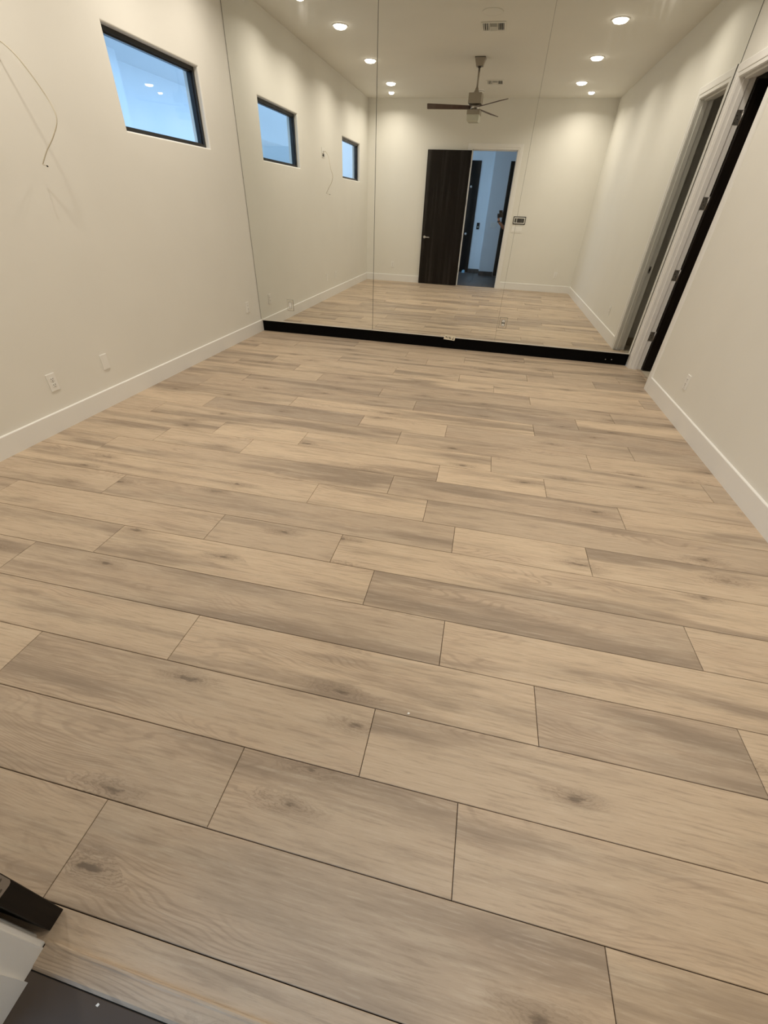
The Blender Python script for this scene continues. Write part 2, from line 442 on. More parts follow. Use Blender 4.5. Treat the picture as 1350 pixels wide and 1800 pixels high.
# hall walls, ceiling and dark tile base
HYL, HYR, HXC = -2.76, -2.32, 2.63
struct(MB().box(1.25, HXC, HYL-.12, HYL, 0, H).build('wall_hall_left', M['hall']))
struct(MB().box(HXC, 6.2, HYR-.55, HYR, 0, H).build('wall_hall_right', M['hall']))
struct(MB().box(6.0, 6.2, HYR, -WT, 0, H).build('wall_hall_end', M['hall']))
struct(MB().box(4.79, 6.2, -WT, -.02, 0, H).build('wall_hall_near', M['hall']))
struct(MB().box(1.25, 6.2, HYL-.12, 0, H, H+.15).build('ceiling_hall', M['hall']))
DH0, DH1 = 1.38, 2.30       # dark door in the far hall wall
for nm, a, b, yy in (('baseboard_hall_left', DH1+.004, HXC, HYL), ('baseboard_hall_right', HXC, 3.02, HYR), ('baseboard_hall_west', 1.25, DH0-.004, HYL)):
    struct(MB().box(a, b, yy, yy+.012, -.0015, .10, bev=.001, seg=1).build(nm, M['tile']))
# room beyond the right-hand door
struct(MB().box(W+.085, 7.4, 3.1, 7.6, -.06, -.002).build('floor_side_room', M['pale_tile']))
struct(MB().box(7.4, 7.5, 3.1, 7.6, 0, H).build('wall_side_room_east', M['wall']))
SRY = 4.55
struct(MB().box(W+.125, 7.4, SRY-.1, SRY, 0, H).build('wall_side_room_south', M['wall']))
struct(MB().box(W+.125, 7.4, SRY, SRY+.012, -.002, .10).build('baseboard_side_room', M['tanbase']))
struct(MB().box(W+.125, 7.4, 7.5, 7.6, 0, H).build('wall_side_room_north', M['wall']))
struct(MB().box(W+.125, 7.4, SRY-.1, 7.6, 2.75, 2.9).build('ceiling_side_room', M['ceil']))
struct(MB().box(W+.0, W+.125, LW+.12, 7.6, 0, H).build('wall_side_room_west', M['wall']))

# yard outside the two high windows
struct(MB().box(-9, -.16, -20, 15, -.2, -.06).build('ground_yard', M['ground']))
struct(MB().box(-2.55, -2.35, -1.95, 15, -.06, 5.2).build('wall_yard', M['yard']))
struct(MB().box(-2.35, -2.10, -1.95, .9, -.06, 2.50).build('wall_yard_low', M['yard']))
struct(MB().box(-4.7, -4.5, -18, -8.5, -.06, 4.9).build('wall_yard_far', M['yard']))
struct(MB().box(-2.35, -2.02, 6.05, 6.62, -.06, 2.92).build('wall_yard_pier', M['yard']))
struct(MB().box(-2.6, -1.7, 5.9, 15, 2.92, 3.10).build('ceiling_yard_soffit', M['yard']))

# ------------------------------------------------------------------ trim
def sweep_u(name, material, prof, u0, u1, h, place):
    """door casing: profile (s outwards, d proud) swept up, across and down with mitres"""
    bm = bmesh.new(); rows = []
    for s, d in prof:
        rows.append([bm.verts.new(place(u, v, d)) for u, v in ((u0-s, 0), (u0-s, h+s), (u1+s, h+s), (u1+s, 0))])
    n = len(prof)
    for i in range(n):
        A, B = rows[i], rows[(i+1) % n]
        for k in range(3): bm.faces.new((A[k], A[k+1], B[k+1], B[k]))
    bm.faces.new([r[0] for r in rows]); bm.faces.new([r[3] for r in rows][::-1])
    bmesh.ops.recalc_face_normals(bm, faces=bm.faces[:])
    me = bpy.data.meshes.new(name); bm.to_mesh(me); bm.free(); me.materials.append(material)
    o = bpy.data.objects.new(name, me); col.objects.link(o); return struct(o)
PROF = [(.006, 0), (.006, .009), (.010, .0105), (.034, .0115), (.036, .0150), (.040, .0165), (.090, .0165), (.096, .014), (.097, 0)]
sweep_u('trim_1', M['trim'], PROF, OX0, OX1, OZ, lambda u, v, d: (u, d, v))
sweep_u('trim_2', M['trim'], PROF, RY0, RY1, RZ, lambda u, v, d: (W-d, u, v))
# jambs with their stops
mb = MB()
for a, b in ((OX0-.018, OX0), (OX1, OX1+.018)): mb.box(a, b, -WT-.002, .001, 0, OZ)
mb.box(OX0-.018, OX1+.018, -WT-.002, .001, OZ, OZ+.018)
mb.box(OX0, OX0+.011, -WT-.002, -.053, 0, OZ); mb.box(OX1-.011, OX1, -WT-.002, -.053, 0, OZ); mb.box(OX0, OX1, -WT-.002, -.053, OZ-.011, OZ)
struct(mb.build('trim_3', M['trim']))
mb = MB()
for a, b in ((RY0-.018, RY0), (RY1, RY1+.018)): mb.box(W-.001, W+.127, a, b, 0, RZ)
mb.box(W-.001, W+.127, RY0-.018, RY1+.018, RZ, RZ+.018)
mb.box(W+.035, W+.075, RY0, RY0+.011, 0, RZ); mb.box(W+.035, W+.075, RY1-.011, RY1, 0, RZ); mb.box(W+.035, W+.075, RY0, RY1, RZ-.011, RZ)
jamb = struct(mb.build('trim_4', M['trim']))
MB().box(W+.085, W+.108, RY0-.0002, RY0+.0012, .915, .985).build('strike_plate', M['hinge'], jamb)
MB().box(W+.090, W+.102, RY0+.0010, RY0+.0016, .935, .965).build('latch_hole', M['slot'], jamb)
# hall-side casing
sweep_u('trim_5', M['trim'], PROF, OX0, OX1, OZ, lambda u, v, d: (u, -WT-d, v))
# thresholds
struct(MB().prism([(OX0, .016, 0), (OX0, .0155, .0050), (OX0, .0125, .0072), (OX0, .0085, .0070), (OX0, .0050, .0058), (OX0, -.028, .0030), (OX0, -.034, -.0015), (OX0, -.034, -.006), (OX0, .016, -.006)], (OX1-OX0, 0, 0)).build('trim_6', M['wood'], loc=(0, 0, 0)))
bpy.data.objects['trim_6']['seed'] = 23.1; bpy.data.objects['trim_6']['tone'] = .45
struct(MB().prism([(W+.084, RY0, -.006), (W+.084, RY0, .002), (W+.090, RY0, .004), (W+.120, RY0, .004), (W+.126, RY0, .001), (W+.126, RY0, -.006)], (0, RY1-RY0, 0)).build('trim_7', M['wood']))
bpy.data.objects['trim_7']['seed'] = 3.7; bpy.data.objects['trim_7']['tone'] = .15
# baseboards
def base_prof(t=BBT, h=BBH): return [(0, 0), (t, 0), (t, h-.006), (t-.002, h-.002), (t-.006, h), (0, h)]
def baseboard(name, fn, vec): struct(MB().prism([fn(d, z) for d, z in base_prof()], vec).build(name, M['trim']))
baseboard('baseboard_left', lambda d, z: (d, 0, z), (0, LB+.004, 0))
baseboard('baseboard_right', lambda d, z: (W-d, 0, z), (0, RY0-.097, 0))
baseboard('baseboard_back_left', lambda d, z: (BBT, d, z), (OX0-.097-BBT, 0, 0))
baseboard('baseboard_back_right', lambda d, z: (OX1+.097, d, z), (W-BBT-OX1-.097, 0, 0))
bf = struct(MB().box(BBT, W-.0165, LB, LW, 0, .138).build('baseboard_front', M['black']))
bf['label'] = 'glossy black kick board under the mirrors'
for x, z in ((4.528, .050), (4.597, .054)):
    MB((x, LB, z)).lathe((x, LB, z), (0, -1, 0), [(0, .0022), (.004, .0020), (.006, .0)], 16).build('screw_head', M['screw'], bf, loc=(x, LB, z))

# ------------------------------------------------------------------ windows
def window(name, y0, y1, z0, z1, label):
    f = .030; xf, xb = -.045, -.110
    fr = MB()
    for a in ((y0, y1, z0, z0+f*.8), (y0, y1, z1-f, z1), (y0, y0+f, z0+f*.8, z1-f), (y1-f, y1, z0+f*.8, z1-f)):
        fr.box(xb, xf, a[0], a[1], a[2], a[3])
    o = struct(fr.build(name, M['frame']), label)
    b = MB(); g = .010; q = f
    for a in ((y0+q, y1-q, z0+f*.8, z0+f*.8+g), (y0+q, y1-q, z1-q-g, z1-q), (y0+q, y0+q+g, z0+f*.8+g, z1-q-g), (y1-q-g, y1-q, z0+f*.8+g, z1-q-g)):
        b.box(-.098, -.062, a[0], a[1], a[2], a[3])
    b.build('glazing_bead', M['frame'], o)
    MB().box(-.083, -.079, y0+q+.004, y1-q-.004, z0+f*.8+.004, z1-q-.004).build('pane', M['glass'], o)
window('window_1', *WIN[0], 'black framed high window in the left wall next to the mirror')
window('window_2', *WIN[1], 'black framed high window in the left wall near the entry wall')

# ------------------------------------------------------------------ doors
def lever(parent, x, y, z, dx, sy, rose=.026, ln=.115):
    h = MB().cyl((x, y, z), (0, sy, 0), rose, .009, 24).build('rose', M['nickel'], parent)
    l = MB().cyl((x, y+sy*.008, z), (0, sy, 0), .009, .042, 16)
    l.tube([(x, y+sy*.046, z), (x+dx*.03, y+sy*.05, z), (x+dx*ln, y+sy*.048, z-.002)], [.0095, .009, .008], 12)
    l.build('lever_handle', M['nickel'], parent)
# entry door, swung flat against the back wall
d1 = struct(MB().box(1.307, 2.211, .028, .068, .010, 2.448, bev=.0015, seg=1).build('door_1', M['door']), 'dark espresso entry door swung back against the wall')
lever(d1, 1.372, .068, .935, 1, 1); 
def hinge_entry(z):
    h = MB()
    hp = [(2.2108, .032+r_*(.034), z+q_*.05) for r_, q_ in ((0, -1), (.78, -1), (.93, -.94), (1, -.8), (1, .8), (.93, .94), (.78, 1), (0, 1))]
    h.prism(hp, (.0018, 0, 0))
    h.cyl((2.213, .024, z-.05), Z, .0065, .10, 14)
    h.cyl((2.213, .024, z-.056), Z, .0045, .112, 12)
    h.box(2.213, 2.219, -.030, .018, z-.05, z+.05)
    o = h.build('hinge', M['hinge'], d1)
    s = MB()
    for k in (-.036, -.012, .012, .036): s.cyl((2.2124, .052+(.006 if k in (-.012, .036) else -.006), z+k), X, .0040, .0006, 12)
    s.build('screw_head', M['screw_dark'], o)
for z in (.322, .96, 1.60, 2.24): hinge_entry(z)
# latch and edge
MB().box(1.3035, 1.3055, .036, .060, .905, .965).build('latch_plate', M['nickel'], d1)
# side door, opened into the next room, hung on the jamb beside the mirror
d2 = struct(MB().box(W+.134, W+.134+.675, RY1-.036, RY1-.0005, .012, 2.440, bev=.0015, seg=1).build('door_2', M['door']), 'dark espresso side door opened into the next room')
lever(d2, W+.134+.61, RY1-.036, .935, -1, -1)
for z in (.375, .985, 1.595, 2.205):
    h = MB()
    h.box(W+.078, W+.126, RY1-.0022, RY1+.0005, z-.05, z+.05)
    h.cyl((W+.132, RY1-.005, z-.05), Z, .0062, .10, 14)
    h.cyl((W+.132, RY1-.005, z-.056), Z, .0042, .112, 12)
    o = h.build('hinge', M['hinge'], d2)
    s = MB()
    for k, q in ((-.036, .092), (-.012, .108), (.012, .092), (.036, .108)): s.cyl((W+q, RY1-.0022, z+k), (0, -1, 0), .0042, .0008, 12)
    s.build('screw_head', M['slot'], o)
# dark doors in the hall
d3 = struct(MB().box(DH0, DH1, HYL-.02, HYL+.016, .006, 2.50, bev=.001, seg=1).build('door_3', M['door']), 'dark front door at the far side of the hall')
MB().lathe((2.115, HYL+.016, .93), Y, [(0, .060), (.02, .060), (.026, .050), (.024, .038), (.012, .030), (.010, .010), (.030, .008), (.030, 0)], 20).build('door_knob', M['nickel'], d3)
MB().lathe((2.105, HYL+.016, 1.965), Y, [(0, .014), (.022, .013), (.026, .006), (.027, 0)], 20).build('deadbolt', M['nickel'], d3)
d4 = struct(MB().box(3.03, 3.90, HYR-.01, HYR+.016, .006, 2.47, bev=.001, seg=1).build('door_4', M['door']), 'dark door in the hall behind the person')
MB().lathe((3.82, HYR+.016, .93), Y, [(0, .060), (.02, .060), (.026, .050), (.012, .030), (.010, .010), (.030, .008), (.030, 0)], 20).build('door_knob', M['nickel'], d4)

# ------------------------------------------------------------------ mirrors
SE = [.0035, 1.588, 3.172, W-.003]
def mirror_panel(pts, label, EL, ER):
    cx = sum(p[0] for p in pts)/len(pts)
    root = thing('mirror_panel', label, 'mirror', (cx, LM, .139), 'mirror panels on the end wall')
    o = Vector((cx, LM, .139))
    g = MB(o).prism([(x, LM+.0002, z) for x, z in pts], (0, .0058, 0)); ed = g.build('glass_edge', M['mirror_edge'], root)
    MB(o).prism([(x+(EL if x < cx else -ER), LM, z) for x, z in pts], (0, .001, 0)).build('silvered_face', M['mirror'], root)
    x0, x1 = min(p[0] for p in pts), max(p[0] for p in pts)
    MB(o).prism([(x+(.006 if x < cx else -.006), LM+.006, z) for x, z in pts], (0, LW-LM-.007, 0)).build('backing_board', M['mback'], root)
    return root, o
GAP = .0012; MT = H-.012
for i in range(3):
    a, b = SE[i]+(0, .0010, .0006)[i], SE[i+1]-(.0010, .0006, 0)[i]
    if i < 2: pts = [(a, .142), (b, .142), (b, MT), (a, MT)]
    else:
        cz = RZ+.099; e = W-.0190
        pts = [(a, .142), (e, .142), (e, cz), (b, cz), (b, MT), (a, MT)]
    lab = ['tall mirror panel in the corner by the left wall with an outlet near its foot', 'middle tall mirror panel reflecting the open entry door', 'tall mirror panel notched round the side door casing'][i]
    root, o = mirror_panel(pts, lab, *[(.0022, .0016), (.0016, .0003), (.0003, .0022)][i])
    MB(o).box(a, (b if i < 2 else e), LM-.0025, LM+.020, .1375, .1425).prism([(a, LM-.0025, .1425), (a, LM-.0025, .1495), (a, LM-.0002, .1495), (a, LM-.0002, .1425)], ((b if i < 2 else e)-a, 0, 0)).build('bottom_channel', M['channel'], root)

# ------------------------------------------------------------------ outlets, plates and panels
M['mplate'] = mat('mirrored_plate', (.86, .86, .82), .06, 1.0)
def slots(r, zc):
    for a, b in ((-.0085, -.0058), (.0058, .0085)):
        MB().box(a, b, -.0089, -.0078, zc, zc+.0085).build('slot', M['slot'], r)
    MB().cyl((0, -.0079, zc-.0076), (0, -1, 0), .0027, .0010, 10).build('ground_hole', M['slot'], r)
def wall_plate(name, label, cat, pos, right, out, kind, w=.072, h=.118, group=None, pm=None):
    """pos = centre on the wall surface, right = horizontal axis of the plate, out = wall normal"""
    pm = pm or M['plastic']
    pos, R_, O_ = Vector(pos), Vector(right), Vector(out)
    root = thing(name, label, cat, pos, group); rm = M['plastic'] if pm is M['mplate'] else pm
    U_ = Vector(Z)
    rot = Matrix((R_, O_*-1, U_)).transposed().to_4x4()     # local x = right, -y = out
    root.rotation_euler = rot.to_euler()
    b = MB().box(-w/2, w/2, -.006, .0004, -h/2, h/2, bev=.003, seg=2)
    pl = b.build('cover_plate', pm, root)
    if pm is M['mplate']:
        MB().box(-w/2-.0022, w/2+.0022, -.0015, .0004, -h/2-.0022, h/2+.0022).build('plate_gasket', M['mirror_edge'], root)
        MB().box(-.0195, .0195, -.0066, -.003, -.0365, .0365).build('plate_cutout', M['mirror_edge'], root)
    if kind == 'duplex':
        for s in (-1, 1):
            zc = s*.0205
            r = MB().box(-.0165, .0165, -.0080, -.004, zc-.0140, zc+.0140, bev=.0035, seg=2).build('receptacle', rm, root)
            slots(r, zc)
        MB().cyl((0, -.006, 0), (0, -1, 0), .003, .001, 12).build('plate_screw', M['screw'], root)
    elif kind == 'decora':
        r = MB().box(-.0168, .0168, -.0082, -.004, -.0335, .0335, bev=.0012, seg=1).build('receptacle', rm, root)
        for s in (-1, 1): slots(r, s*.0195)
        for s in (-1, 1): MB().cyl((0, -.006, s*.0485), (0, -1, 0), .003, .0008, 12).build('plate_screw', M['screw'], root)
    elif kind == 'blank':
        for s in (-1, 1): MB().cyl((0, -.006, s*.042), (0, -1, 0), .003, .0008, 12).build('plate_screw', pm, root)
    elif kind.startswith('switch'):
        n = int(kind[6:])
        for k in range(n):
            xc = (k-(n-1)/2)*.046
            MB().prism([(xc-.0165, -.006, -.0335), (xc-.0165, -.0105, -.0335), (xc-.0165, -.0072, .0335), (xc-.0165, -.006, .0335)], (.033, 0, 0)).build('rocker', pm, root)
    return root
wall_plate('wall_outlet', 'white duplex outlet low on the left wall beside the blank plate', 'outlet', (0, 2.397, .340), (0, 1, 0), X, 'duplex', w=.074, h=.122)
wall_plate('blank_wall_plate', 'white blank cover plate low on the left wall', 'wall plate', (0, 2.906, .345), (0, 1, 0), X, 'blank', w=.070, h=.118)
wall_plate('wall_outlet', 'white outlet on the left wall beside the mirror', 'outlet', (0, 5.352, .350), (0, 1, 0), X, 'decora', w=.074, h=.124)
wall_plate('wall_outlet', 'white outlet on the right wall near the side door', 'outlet', (W, 4.041, .337), (0, -1, 0), (-1, 0, 0), 'decora', w=.072, h=.122)
wall_plate('wall_outlet', 'white outlet on the entry wall beside the open dark door', 'outlet', (.643, 0, .352), (-1, 0, 0), Y, 'decora', w=.074, h=.124)
wall_plate('wall_outlet', 'white outlet on the entry wall near the right corner', 'outlet', (4.408, 0, .346), (-1, 0, 0), Y, 'decora', w=.074, h=.124)
wall_plate('wall_outlet', 'outlet with mirror-finish plate set in the corner mirror panel', 'outlet', (.454, LM, .356), X, (0, -1, 0), 'decora', w=.086, h=.130, pm=M['mplate'])
wall_plate('wall_outlet', 'outlet with mirror-finish plate set beside the mirror seam', 'outlet', (3.236, LM, .364), X, (0, -1, 0), 'duplex', w=.086, h=.118, pm=M['mplate'])
wall_plate('light_switch', 'white four-gang rocker switch plate below the control panel', 'light switch', (3.375, 0, 1.156), (-1, 0, 0), Y, 'switch4', w=.222, h=.118)
# hall plates
wall_plate('light_switch', 'white triple switch plate on the hall wall', 'light switch', (2.845, HYR, 1.168), (-1, 0, 0), Y, 'switch3', w=.165, h=.118)
k = thing('hall_keypad', 'small black keypad with a white button on the hall wall', 'keypad', (2.425, HYL, 1.12))
MB((2.425, HYL, 1.12)).box(2.385, 2.465, HYL-.0004, HYL+.010, 1.045, 1.195, bev=.002, seg=1).build('face_plate', M['panel_black'], k)
MB((2.425, HYL, 1.12)).lathe((2.425, HYL+.010, 1.100), Y, [(0, .004), (.012, .004), (.014, 0)], 16).build('button', M['plastic'], k)
# control panel on the entry wall
cx, cz = 3.400, 1.321; o = Vector((cx, 0, cz))
cp = thing('control_panel', 'black framed touch control panel with white bezel on the entry wall', 'control panel', o)
MB(o).box(cx-.130, cx+.130, -.0004, .012, cz-.070, cz+.070, bev=.003, seg=1).build('outer_frame', M['panel_black'], cp)
MB(o).box(cx-.114, cx+.114, .010, .018, cz-.054, cz+.054, bev=.002, seg=1).build('bezel', M['plastic'], cp)
MB(o).box(cx-.052, cx+.100, .017, .019, cz-.040, cz+.040).build('screen', M['screen'], cp)
MB(o).box(cx-.100, cx-.064, .017, .019, cz-.040, cz+.040).build('button_strip', M['screen'], cp)
# little printed tag hanging over the top of the kick board
o = Vector((2.606, LM-.003, .108))
tg = thing('paper_tag', 'small cream tag with dark print stuck over the mirror foot', 'tag', o)
tilt = -.06
def tg_pt(u, v, d=0): return (o.x+u*math.cos(tilt)-v*math.sin(tilt), o.y-.0005-d, o.z+u*math.sin(tilt)+v*math.cos(tilt)+.002)
cream = mat('cream_paper', (.80, .74, .60), .6); ink = mat('dark_ink', (.05, .04, .02), .7)
MB(o).prism([tg_pt(-.072, 0), tg_pt(.068, 0), tg_pt(.074, .055), tg_pt(-.066, .055)], (0, -.0018, 0)).build('tag_card', cream, tg)
q = MB(o)
for a, b, c, e in ((-.052, -.034, .024, .036), (-.030, -.024, .016, .034), (-.014, .016, .026, .035), (-.004, .022, .012, .020), (.034, .056, .010, .020), (.044, .060, .028, .034)):
    q.prism([tg_pt(a, c, .0018), tg_pt(b, c, .0018), tg_pt(b, e, .0018), tg_pt(a, e, .0018)], (0, -.0003, 0))
q.build('printed_marks', ink, tg)

# ------------------------------------------------------------------ loose cable from the left wall
o = Vector((0, 2.86, 2.14))
bx = thing('cable_wall_bracket', 'small white low-voltage wall bracket with an open cable hole', 'wall bracket', o)
b = MB(o)
for a in ((2.800, 2.812, 2.075, 2.200), (2.908, 2.920, 2.075, 2.200), (2.812, 2.908, 2.075, 2.086), (2.812, 2.908, 2.188, 2.200)):
    b.box(-.0004, .006, a[0], a[1], a[2], a[3])
b.box(0, .005, 2.812, 2.908, 2.125, 2.188)
b.build('bracket_ring', M['plastic'], bx)
MB(o).box(-.0002, .001, 2.812, 2.908, 2.086, 2.125).build('opening', M['slot'], bx)
MB(o).cyl((.005, 2.86, 2.150), X, .010, .001, 12).build('screw_slot', M['slot'], bx)
o = Vector((0, 2.91, 2.11))
cb = thing('loose_cable', 'thin white cable hanging in a loop from the left wall', 'cable', o)
cpts = catmull([(.001, 2.900, 2.105), (.030, 2.902, 2.140), (.065, 2.906, 2.142), (.12, 2.941, 2.075), (.17, 2.997, 1.931), (.20, 2.990, 1.833), (.16, 2.959, 1.744), (.10, 2.935, 1.673), (.058, 2.917, 1.612), (.056, 2.914, 1.602)], 8)
MB(o).tube(cpts, .0034, 8).build('sheath', M['cable'], cb)
MB(o).tube([(.056, 2.914, 1.602), (.075, 2.908, 1.600), (.10, 2.896, 1.596)], .0024, 8).build('stripped_tail', M['cable'], cb)
MB(o).tube([(.100, 2.896, 1.596), (.112, 2.889, 1.593)], [.004, .0045], 8).build('dark_tip', M['cable_end'], cb)

# ------------------------------------------------------------------ ceiling: downlights, vents, speakers, detector, fan
def downlight(x, y, r, watts, label, group, lamp_name='lamp'):
    root = thing('recessed_downlight', label, 'downlight', (x, y, H), group); o = Vector((x, y, H))
    MB(o).lathe(o, (0, 0, -1), [(r+.022, -.001), (r+.022, .003), (r+.016, .006), (r+.004, .006), (r, .003), (r, -.0005)], 40).build('trim_ring', M['plastic'], root)
    MB(o).lathe(o, (0, 0, -1), [(r+.001, .001), (r*.99, .012), (r*.86, .022), (r*.55, .028), (0, .030)], 40).build('lens', M['lens'], root)
    ld = bpy.data.lights.new('downlight_lamp', 'AREA'); ld.shape = 'DISK'; ld.size = r*2; ld.energy = watts; ld.color = LAMP_COL
    ld.spread = math.radians(150)
    lo = bpy.data.objects.new(lamp_name, ld); col.objects.link(lo); lo.parent = root; lo.location = (0, 0, -.032)
for x, y, nm in ((.720, 4.095, 'left'), (.720, 2.630, 'left'), (.735, 1.225, 'left'), (3.940, 4.050, 'right'), (3.940, 2.615, 'right'), (3.940, 1.210, 'right')):
    lab = {('left', 4.095): 'large downlight by the left wall, in the row\'s mirror end', ('left', 2.63): 'large downlight by the left wall, middle of the row', ('left', 1.225): 'large downlight by the left wall, in the row\'s entry end',
           ('right', 4.05): 'large downlight by the right wall, in the row\'s mirror end', ('right', 2.615): 'large downlight by the right wall, middle of the row', ('right', 1.21): 'large downlight by the right wall, in the row\'s entry end'}[nm, y]
    downlight(x, y, .076, LAMP_W, lab, 'large recessed downlights')
for x, y, lab in ((.592, .520, 'small downlight in the corner of left wall and entry wall'), (4.207, .510, 'small downlight in the corner of right wall and entry wall'),
                  (.557, 4.985, 'small downlight in the corner of left wall and mirrors'), (4.225, 5.0, 'small downlight in the corner of right wall and mirrors')):
    downlight(x, y, .048, LAMP_SMALL_W, lab, 'small corner downlights', 'downlight_right_offscreen' if (x > 4 and y > 4) else 'lamp')

def vent(x, y, label):
    root = thing('ceiling_vent', label, 'vent', (x, y, H), 'ceiling vents'); o = Vector((x, y, H)); s = .145
    MB(o).box(x-s+.02, x+s-.02, y-s+.02, y+s-.02, H-.003, H+.0).build('duct_opening', M['duct'], root)
    f = MB(o)
    for a in ((x-s, x+s, y-s, y-s+.024), (x-s, x+s, y+s-.024, y+s), (x-s, x-s+.024, y-s+.024, y+s-.024), (x+s-.024, x+s, y-s+.024, y+s-.024)):
        f.box(a[0], a[1], a[2], a[3], H-.010, H+.0004, bev=.002, seg=1)
    f.build('frame', M['grille'], root)
    for xd in (-.046, .046): MB(o).box(x+xd-.004, x+xd+.004, y-s+.024, y+s-.024, H-.012, H-.003).build('divider', M['grille'], root)
    def slat(c, along_x, half, lean):
        if along_x: p = [(x-half, c-.003*lean, H-.003), (x-half, c+.004*lean, H-.014), (x-half, c+.006*lean, H-.0135), (x-half, c-.001*lean, H-.0025)]; v = (2*half, 0, 0)
        else: p = [(c-.003*lean, y-half, H-.003), (c+.004*lean, y-half, H-.014), (c+.006*lean, y-half, H-.0135), (c-.001*lean, y-half, H-.0025)]; v = (0, 2*half, 0)
        MB(o).prism(p, v).build('louver', M['grille'], root)
    for k in range(3):
        slat(x-.060-k*.023, False, .118, -1); slat(x+.060+k*.023, False, .118, 1)
    for k in range(5):
        slat(y+.015+k*.024, True, .041, 1); slat(y-.015-k*.024, True, .041, -1)
    return root
vent(2.560, 3.950, 'square white ceiling vent between fan and mirrors')
vent(2.543, 1.275, 'square white ceiling vent between fan and entry door')
def disc(name, x, y, r, label, cat, group=None):
    o = Vector((x, y, H)); root = thing(name, label, cat, o, group)
    MB(o).lathe(o, (0, 0, -1), [(r, -.0005), (r, .004), (r-.006, .008), (r-.010, .006)], 40).build('rim', M['ceil'], root)
    MB(o).lathe(o, (0, 0, -1), [(r-.009, .0055), (r*.5, .0065), (0, .0068)], 40).build('face', M['ceil'], root)
disc('ceiling_speaker', 2.557, 4.40, .115, 'round flush ceiling speaker beside the vent near the mirrors', 'speaker', 'ceiling speakers')
disc('ceiling_speaker', 2.545, .83, .105, 'round flush ceiling speaker beside the vent near the entry', 'speaker', 'ceiling speakers')
o = Vector((2.288, .700, H)); sd = thing('smoke_detector', 'small round smoke detector on the ceiling near the entry wall', 'detector', o)
MB(o).lathe(o, (0, 0, -1), [(.062, -.0005), (.062, .010), (.050, .030), (.030, .034), (0, .035)], 32).build('housing', M['plastic'], sd)
MB(o).lathe(o, (0, 0, -1), [(.0545, .019), (.058, .022), (.0525, .0245)], 32).build('sensor_grille', M['duct'], sd)

fx, fy = 2.357, 2.680; o = Vector((fx, fy, H))
fan = thing('ceiling_fan', 'three-blade ceiling fan with square motor housing and frosted light', 'ceiling fan', o)
def taper(mb, h0, w0, h1, w1, rot=0.0, mat_=0):
    vs_ = []
    for h, w in ((h0, w0), (h1, w1)):
        for sx, sy in ((-1, -1), (1, -1), (1, 1), (-1, 1)):
            a, b = sx*w/2, sy*w/2
            vs_.append(mb.v((fx+a*math.cos(rot)-b*math.sin(rot), fy+a*math.sin(rot)+b*math.cos(rot), h)))
    fs = [(0,1,2,3), (7,6,5,4)]+[(i, (i+1) % 4, 4+(i+1) % 4, 4+i) for i in range(4)]
    for q in fs: mb.bm.faces.new([vs_[i] for i in q])
    return mb
taper(MB(o), H+.0004, .150, H-.010, .150).build('canopy_rim', M['fandark'], fan)
taper(MB(o), H-.010, .148, 3.132, .098).build('canopy', M['fanmetal'], fan)
MB(o).lathe((fx, fy, 0), Z, [(.026, 3.134), (.026, 3.120), (.0, 3.118)], 20).build('canopy_cap', M['fandark'], fan)
MB(o).cyl((fx, fy, 2.890), Z, .0135, .245, 16).build('downrod', M['fanmetal'], fan)
MB(o).lathe((fx, fy, 0), Z, [(0, 2.915), (.018, 2.915), (.024, 2.895), (.040, 2.865), (.040, 2.850), (0, 2.850)], 20).build('coupling', M['fanmetal'], fan)
RT = .10
taper(MB(o), 2.852, .188, 2.738, .188, RT).build('motor_housing', M['fanmetal'], fan)
MB(o).lathe((fx, fy, 0), Z, [(0, 2.740), (.062, 2.740), (.062, 2.668), (0, 2.668)], 28).build('blade_hub', M['nickel'], fan)
taper(MB(o), 2.672, .188, 2.618, .188, RT).build('light_fitter', M['fanmetal'], fan)
taper(MB(o), 2.619, .176, 2.552, .172, RT).build('light_glass', M['frost'], fan)
taper(MB(o), 2.552, .172, 2.538, .150, RT).build('light_glass_base', M['frost'], fan)
for ang in (53, 173, 293):
    a = math.radians(ang); rd = Vector((math.cos(a), math.sin(a), 0)); tg_ = Vector((-math.sin(a), math.cos(a), 0))
    ph = math.radians(-13); ch = tg_*math.cos(ph)+Vector((0, 0, 1))*math.sin(ph); nm = rd.cross(ch).normalized()
    c = Vector((fx, fy, 2.703)); b = MB(o); n0 = len(b.bm.verts)
    prof = [(.060, .052), (.16, .056), (.45, .066), (.70, .076), (.712, .070)]
    for s in (1, -1):
        pass
    top = [c+rd*r+ch*w for r, w in prof]+[c+rd*r-ch*w for r, w in prof[::-1]]
    b.prism([p+nm*.004 for p in top], nm*-.008)
    b.build('blade', M['blade'], fan)

# ------------------------------------------------------------------ small things on the hall floor
o = Vector((2.185, HYL+.10, -.0015))
tag(MB(o).prism([(2.145, HYL+.06, -.0015), (2.225, HYL+.06, -.0015), (2.225, HYL+.06, .055), (2.205, HYL+.06, .07), (2.160, HYL+.06, .062), (2.145, HYL+.06, .04)], (0, .07, 0)).build('floor_block', M['blue']), 'small pale blue block on dark tile at the foot of the front door', 'block')  # plain pale blue block standing in for an unidentified blue spot
for i, (x, y, z, s, lab) in enumerate(((2.965, .779, .0, .005, 'tiny white paint chip lying on a wooden plank'), (2.406, -.0455, -.0015, .004, 'tiny white paint chip on the dark tile by the threshold'))):
    tag(MB((x, y, z)).prism([(x-s, y-s*.5, z), (x+s*.4, y-s*.7, z), (x+s, y+s*.4, z), (x-s*.3, y+s*.7, z)], (0, 0, .0016)).build('paint_chip', M['plastic']), lab, 'paint chip')

